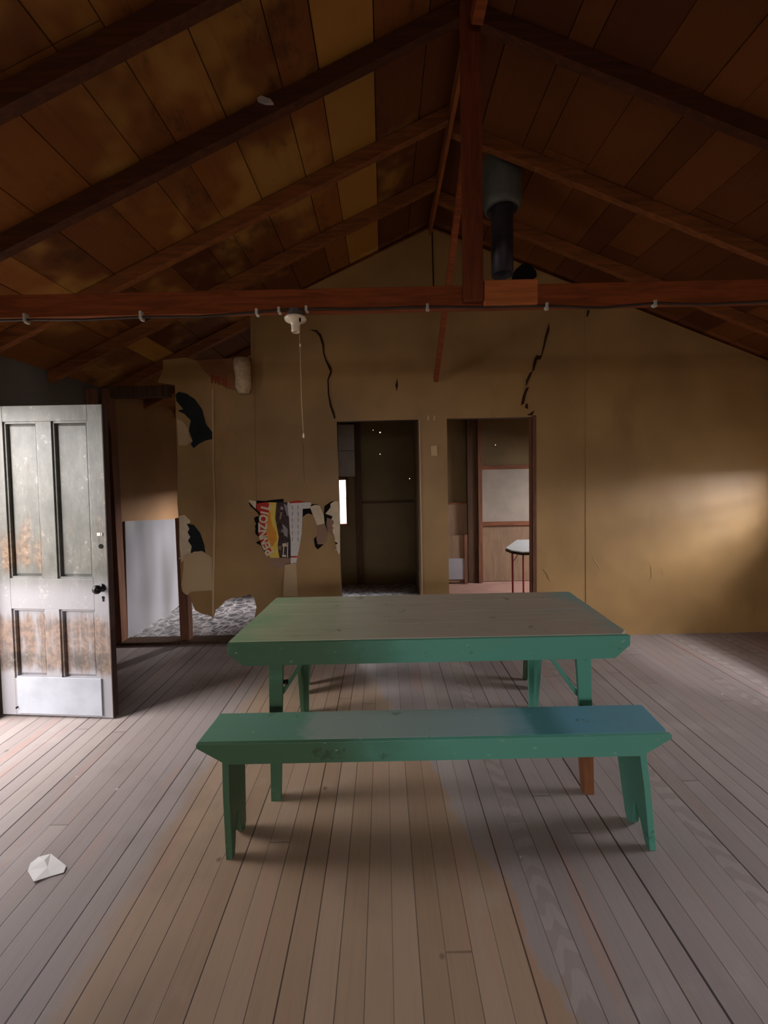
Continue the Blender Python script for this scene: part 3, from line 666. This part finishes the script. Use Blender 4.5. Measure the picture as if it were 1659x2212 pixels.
# cardboard and insulation roll at the top left of the paper wall
cb = thing('cardboard_piece', 'reddish cardboard piece with faded red print tucked at the top left of the paper wall', 'cardboard')
sheet('cardboard', [(425, 779), (500, 774), (515, 790), (512, 842), (488, 838), (462, 822), (440, 800)], YB-.03, 'cardbd', cb, .004)
for q in ([(456, 812), (460, 808), (460, 826), (456, 828)], [(464, 812), (467, 812), (467, 829), (464, 828)], [(468, 812), (474, 814), (474, 832), (471, 830), (471, 817), (468, 815)], [(477, 816), (485, 818), (485, 832), (477, 830), (477, 827), (482, 828), (482, 821), (477, 820)], [(487, 812), (490, 816), (490, 834), (487, 836)]):
    sheet('print', q, YB-.032, 'redprint', cb, .0015)
pa, pb = atY(522, 776, YB-.06), atY(527, 850, YB-.06)
tag(MB().tube([pa, pa.lerp(pb, .25), pa.lerp(pb, .5)+Vector((.004, 0, 0)), pa.lerp(pb, .8), pb], [.07, .072, .066, .070, .045], 14).build('insulation_roll', 'insul', smooth=True), 'pale lumpy roll of insulation hanging at the top left corner of the paper wall', 'insulation')
# curl of paper beside the corner stud
# wall tag and nails
tag(sheet('wall_tag', [(931, 964), (944, 962), (945, 985), (932, 984)], YB-.008, 'tag', None, .006), 'small cream card pinned to the post between the two doorways', 'card')
for x, w in ((925, 'left'), (938.5, 'right')):
    tag(sheet('metal_tab', [(x-1.5, 898), (x+1.5, 898), (x+1.5, 908), (x-1.5, 908)], YB-.006, 'tag', None, .004), w+' one of two tiny pale tabs at door head height between the doorways', 'tab', 'tabs between the doorways')
# paper scrap on the floor
sc = [atZ(x, y, .003) for x, y in ((60, 1883), (66, 1870), (84, 1858), (110, 1849), (143, 1872), (138, 1885), (108, 1893), (73, 1907))]
cc = sum(sc, Vector())/len(sc)
lift = [.004, .010, .014, .010, .004, .002, .001, .006]
vs = [v+Vector((0, 0, l)) for v, l in zip(sc, lift)]+[cc+Vector((.01, 0, .008)), cc+Vector((-.02, .02, .016))]
b = MB(); n = 8
top = vs; bot = [v-Vector((0, 0, .0015)) for v in vs]
fs = [(i, (i+1) % n, 8) for i in (4, 5, 6, 7)]+[(0, 1, 9), (1, 2, 9), (2, 3, 9), (3, 4, 8), (0, 9, 8), (9, 3, 8)]
b.add(top+bot, fs+[tuple(j+10 for j in reversed(f)) for f in fs]+[(i, (i+1) % n, (i+1) % n+10, i+10) for i in range(n)])
tag(b.build('paper_scrap', 'white'), 'torn white scrap of paper lying on the floorboards at lower left', 'paper')

# torn oil carton stuck to the paper wall
def Z6(x, y): return (520+x*240/1659, 1050+y*240/1659)
po = thing('torn_carton', 'torn printed oil carton with white lettering on red and yellow, stuck to the paper wall', 'carton')
def pz(name, pts, m, layer): return MB().prism([atY(*Z6(x, y), YB-.008-layer*.0018) for x, y in pts], (0, .0015, 0)).build(name, m, po)
pz('dark_backing', [(118, 250), (230, 215), (360, 222), (470, 205), (640, 190), (640, 260), (520, 300), (480, 1000), (450, 1068), (395, 1030), (330, 950), (300, 885), (250, 862), (228, 838), (270, 820), (300, 790), (262, 750), (225, 720), (213, 680), (222, 640), (212, 600), (230, 560), (205, 520), (200, 475), (230, 455), (280, 450), (250, 400), (200, 350), (150, 310)], 'soot', 0)
pz('paper_corner', [(118, 213), (140, 210), (232, 226), (226, 340), (190, 310), (140, 250)], 'cream', 1)
pz('yellow_panel', [(430, 243), (535, 245), (522, 360), (515, 480), (545, 640), (568, 760), (552, 880), (562, 980), (580, 1072), (450, 1072), (400, 1015), (330, 905), (300, 860), (280, 700), (268, 600), (285, 450), (300, 300), (340, 265)], 'yellow', 1)
pz('orange_band', [(420, 380), (450, 395), (450, 500), (480, 600), (530, 690), (540, 800), (480, 900), (430, 930), (400, 860), (380, 740), (375, 560)], 'orange', 2)
pz('red_ground', [(235, 262), (400, 240), (450, 300), (420, 380), (385, 480), (378, 640), (390, 780), (420, 900), (470, 985), (450, 1020), (400, 1010), (330, 905), (290, 840), (300, 780), (265, 720), (262, 640), (262, 560), (285, 470), (290, 400), (238, 350)], 'red', 3)
pz('dark_picture', [(535, 240), (732, 240), (716, 420), (722, 700), (747, 820), (747, 1076), (580, 1072), (562, 980), (552, 880), (568, 760), (545, 640), (515, 480)], 'dphoto', 1)
for q, m in (([(590, 390), (620, 390), (600, 500), (575, 490)], 'mauve'), ([(640, 260), (700, 300), (715, 450), (690, 440)], 'grey'), ([(620, 560), (700, 640), (700, 760), (650, 740)], 'grey'), ([(620, 860), (680, 850), (690, 900), (625, 905)], 'cream'), ([(695, 840), (708, 840), (704, 1070), (694, 1070)], 'pwhite'),
             ([(635, 905), (648, 905), (640, 1030), (628, 1030)], 'pwhite'), ([(620, 1025), (680, 1030), (675, 1060), (620, 1058)], 'cream'), ([(610, 640), (650, 660), (640, 700), (600, 690)], 'mauve'), ([(560, 900), (610, 890), (600, 960), (570, 950)], 'brown'), ([(600, 300), (640, 320), (630, 360), (590, 350)], 'grey')):
    pz('picture_detail', q, m, 2)
pz('white_panel', [(700, 240), (1052, 245), (1034, 332), (925, 340), (912, 700), (885, 860), (850, 1045), (825, 1155), (800, 1140), (780, 1155), (745, 1150), (747, 1070), (745, 800), (722, 480), (690, 300)], 'pwhite', 2)
pz('red_stripe', [(725, 235), (850, 212), (900, 222), (995, 243), (730, 258)], 'red', 3)
pz('red_stripe', [(747, 1045), (848, 1045), (838, 1068), (747, 1068)], 'red', 3)
for i, x in enumerate((765, 850)):
    for j in range(6): pz('small_print', [(x, 290+j*95), (x+12, 290+j*95), (x+12, 350+j*95), (x, 350+j*95)], 'grey', 3)
pz('dark_gap', [(925, 340), (1040, 335), (1072, 430), (1010, 408), (970, 425), (925, 465)], 'soot', 0)
pz('cream_flap', [(1030, 310), (1110, 280), (1180, 290), (1240, 430), (1250, 560), (1140, 585), (1070, 400)], 'cream', 3)
pz('dark_gap', [(1040, 300), (1070, 270), (1130, 272), (1175, 290), (1110, 300)], 'soot', 2)
pz('dark_gap', [(1240, 420), (1250, 300), (1340, 235), (1410, 218), (1360, 300), (1300, 400), (1380, 450), (1345, 508), (1290, 470), (1275, 560), (1298, 672), (1258, 570)], 'soot', 0)
pz('cream_edge', [(1340, 265), (1400, 226), (1462, 228), (1480, 420), (1484, 980), (1466, 1028), (1440, 962), (1400, 947), (1432, 900), (1410, 868), (1405, 770), (1375, 690), (1372, 640), (1400, 630), (1360, 600), (1392, 545), (1375, 500), (1350, 512), (1370, 450), (1265, 412), (1340, 320)], 'cream', 2)
pz('dark_gap', [(1400, 830), (1450, 850), (1420, 880)], 'soot', 3); pz('dark_gap', [(1395, 935), (1430, 925), (1430, 945)], 'soot', 3)
pz('brown_flap', [(1140, 585), (1250, 560), (1295, 680), (1290, 840), (1160, 870), (1130, 800)], 'mauve', 1)
pz('dark_gap', [(1090, 790), (1130, 750), (1145, 870), (1245, 868), (1150, 948), (1108, 900)], 'soot', 0)
pz('brown_flap', [(1285, 470), (1375, 505), (1392, 540), (1360, 600), (1370, 690), (1400, 760), (1300, 680)], 'mauve', 1)
pz('pale_strip', [(660, 1165), (740, 1150), (830, 1160), (850, 1640), (633, 1645), (640, 1480)], 'paper_pale', 0)
pz('brown_flap', [(450, 1075), (740, 1080), (745, 1160), (660, 1175), (640, 1215), (540, 1222), (420, 1170)], 'mauve', 0)
# lettering
letters = MB()
cur = [('P', 424, 985, 122, 112), ('E', 384, 905, 116, 104), ('N', 352, 815, 104, 104), ('N', 330, 712, 95, 112), ('Z', 325, 608, 88, 112), ('O', 335, 490, 82, 108), ('I', 352, 400, 76, 100), ('L', 372, 310, 74, 118)]
for ch, x, y, ang, hgt in cur:
    fc = bpy.data.curves.new('t', 'FONT'); fc.body = ch; fc.size = 1; fc.offset = .045; fc.align_x = 'CENTER'; fc.extrude = 0
    fo = bpy.data.objects.new('t', fc); COL.objects.link(fo)
    dg = bpy.context.evaluated_depsgraph_get(); tm = bpy.data.meshes.new_from_object(fo.evaluated_get(dg))
    c0 = atY(*Z6(x, y), YB-.0165); sc_ = 1.12*hgt*240/1659*YB/FPX/.72
    a = math.radians(ang); ex = Vector((math.cos(a), 0, math.sin(a))); ey = Vector((-math.sin(a), 0, math.cos(a)))
    o_ = len(letters.v); wide = 1.15 if ch in 'NZO' else 1.2
    for v in tm.vertices: letters.v.append(c0+ex*(v.co.x*sc_*wide*.8)+ey*((v.co.y-.36)*sc_))
    for p in tm.polygons: letters.f.append(tuple(i+o_ for i in p.vertices))
    bpy.data.objects.remove(fo); bpy.data.curves.remove(fc); bpy.data.meshes.remove(tm)
letters.build('lettering', 'cream', po)

# back room things
ct = thing('card_table', 'folding table with a white top and thin red metal legs in the right back room', 'table')
A = atZ(1091, 1182, .70); cX, cY = A.x, 4.30
MB().prism([(cX+.02, cY-.12, .685), (cX+.10, cY-.22, .685), (cX+.82, cY-.22, .685), (cX+.82, cY+.55, .685), (cX+.30, cY+.55, .685), (cX, cY+.02, .685)], (0, 0, .012)).build('tabletop', 'tabletopw', ct)
MB().prism([(cX+.02, cY-.122, .66), (cX+.10, cY-.222, .66), (cX+.822, cY-.222, .66), (cX+.822, cY+.552, .66), (cX+.30, cY+.552, .66), (cX-.002, cY+.02, .66)], (0, 0, .026)).build('edge_band', 'edging', ct)
for x, y in ((cX+.05, cY-.05), (cX+.76, cY-.14), (cX+.76, cY+.48), (cX+.35, cY+.48)):
    MB().tube([(x, y, .665), (x+.004, y, -.005)], .011, 8).build('leg', 'redmetal', ct)
MB().tube([(cX+.05, cY-.05, .55), (cX+.13, cY-.05, .66)], .004, 6).build('leg_stay', 'redmetal', ct)
lb_ = thing('leaning_frame', 'low brown board with a pale lower half leaning in the right back room', 'board')
p0, p1, p2 = F(960, 1155), F(1004, 1155), F(1004, 1252)
MB().box(p0.x, p1.x, YF-.10, YF-.085, .02, p0.z).build('board', 'brown', lb_)
MB().box(p1.x-.03, p1.x+.012, YF-.12, YF-.08, -.005, p0.z+.01).build('edge_strip', 'stud', lb_)
MB().box(p0.x, p1.x-.03, YF-.112, YF-.10, .06, F(990, 1203).z).build('pale_insert', 'panelw', lb_)
q0, q1 = F(722, 920), F(768, 1029)
wbd = tag(MB().box(q0.x, q1.x, YF-.09, YF-.06, q1.z, (q0.z+q1.z)/2-.003).box(q0.x, q1.x, YF-.09, YF-.06, (q0.z+q1.z)/2+.003, q0.z).build('ceiling_board_piece', 'panelg'), 'pale two-part board fixed high on the far wall above the small bright window', 'board')

# ------------------------------------------------------------------ light: daylight outside the door and windows, plus an added spot
def area(name, loc, target, sx, sy, power, col):
    l = bpy.data.lights.new(name, 'AREA'); l.shape = 'RECTANGLE'; l.size = sx; l.size_y = sy; l.energy = power; l.color = col
    o = bpy.data.objects.new(name, l); COL.objects.link(o); o.location = loc
    o.rotation_euler = (Vector(target)-Vector(loc)).to_track_quat('-Z', 'Y').to_euler(); return o
area('daylight_door', (-3.5, 1.5, 1.9), (-1.9, 1.9, .4), 1.6, 1.8, 125, (1, .97, .96))
sl = bpy.data.lights.new('added_spot_right', 'SPOT'); sl.energy = 900; sl.spot_size = math.radians(17); sl.spot_blend = 1; sl.shadow_soft_size = .12; sl.color = (.95, .94, 1)  # added spot lamp, aimed to make the bright floor patch at right
so = bpy.data.objects.new('added_spot_right', sl); COL.objects.link(so); so.location = (5.0, .0, 2.45); so.rotation_euler = (Vector((2.75, 2.72, 0))-so.location).to_track_quat('-Z', 'Y').to_euler()
area('daylight_right', (4.75, 1.9, 1.85), (3.0, 2.7, .9), .9, .7, 150, (.94, .94, 1))
area('daylight_front', (.2, -3.5, 2.3), (.2, -.5, .6), 2.6, 1.2, 100, (1, .97, .95))
area('daylight_far_left', (.0, 6.15, 1.66), (-2.4, 4.4, 1.1), .5, .3, 230, (1, .96, .95))
area('daylight_far_floor', (-1.45, 6.4, 2.1), (.1, 4.9, .0), .6, .5, 260, (.97, .97, 1))
area('daylight_far_right', (4.7, 4.5, 1.75), (2, 4.9, .3), .5, .6, 200, (1, .97, 1))
w = bpy.data.worlds.new('World'); scn.world = w; w.use_nodes = True
bg = w.node_tree.nodes['Background']; bg.inputs[0].default_value = (1, .93, .96, 1); bg.inputs[1].default_value = 4.5

# ------------------------------------------------------------------ camera
cd = bpy.data.cameras.new('camera'); cam = bpy.data.objects.new('camera', cd); COL.objects.link(cam)
cd.sensor_fit = 'VERTICAL'; cd.sensor_height = 24; cd.lens = FPX/2212*24
cd.shift_y = -(1106-CY)/2212
cam.matrix_world = Matrix(((cR.x, cU.x, -cF.x, 0), (cR.y, cU.y, -cF.y, 0), (cR.z, cU.z, -cF.z, EYE), (0, 0, 0, 1)))
cd.clip_start = .05; scn.camera = cam
vs_ = scn.view_settings; vs_.view_transform = 'Standard'; vs_.look = 'None'; vs_.gamma = 1; vs_.use_curve_mapping = False; vs_.exposure = 0.22
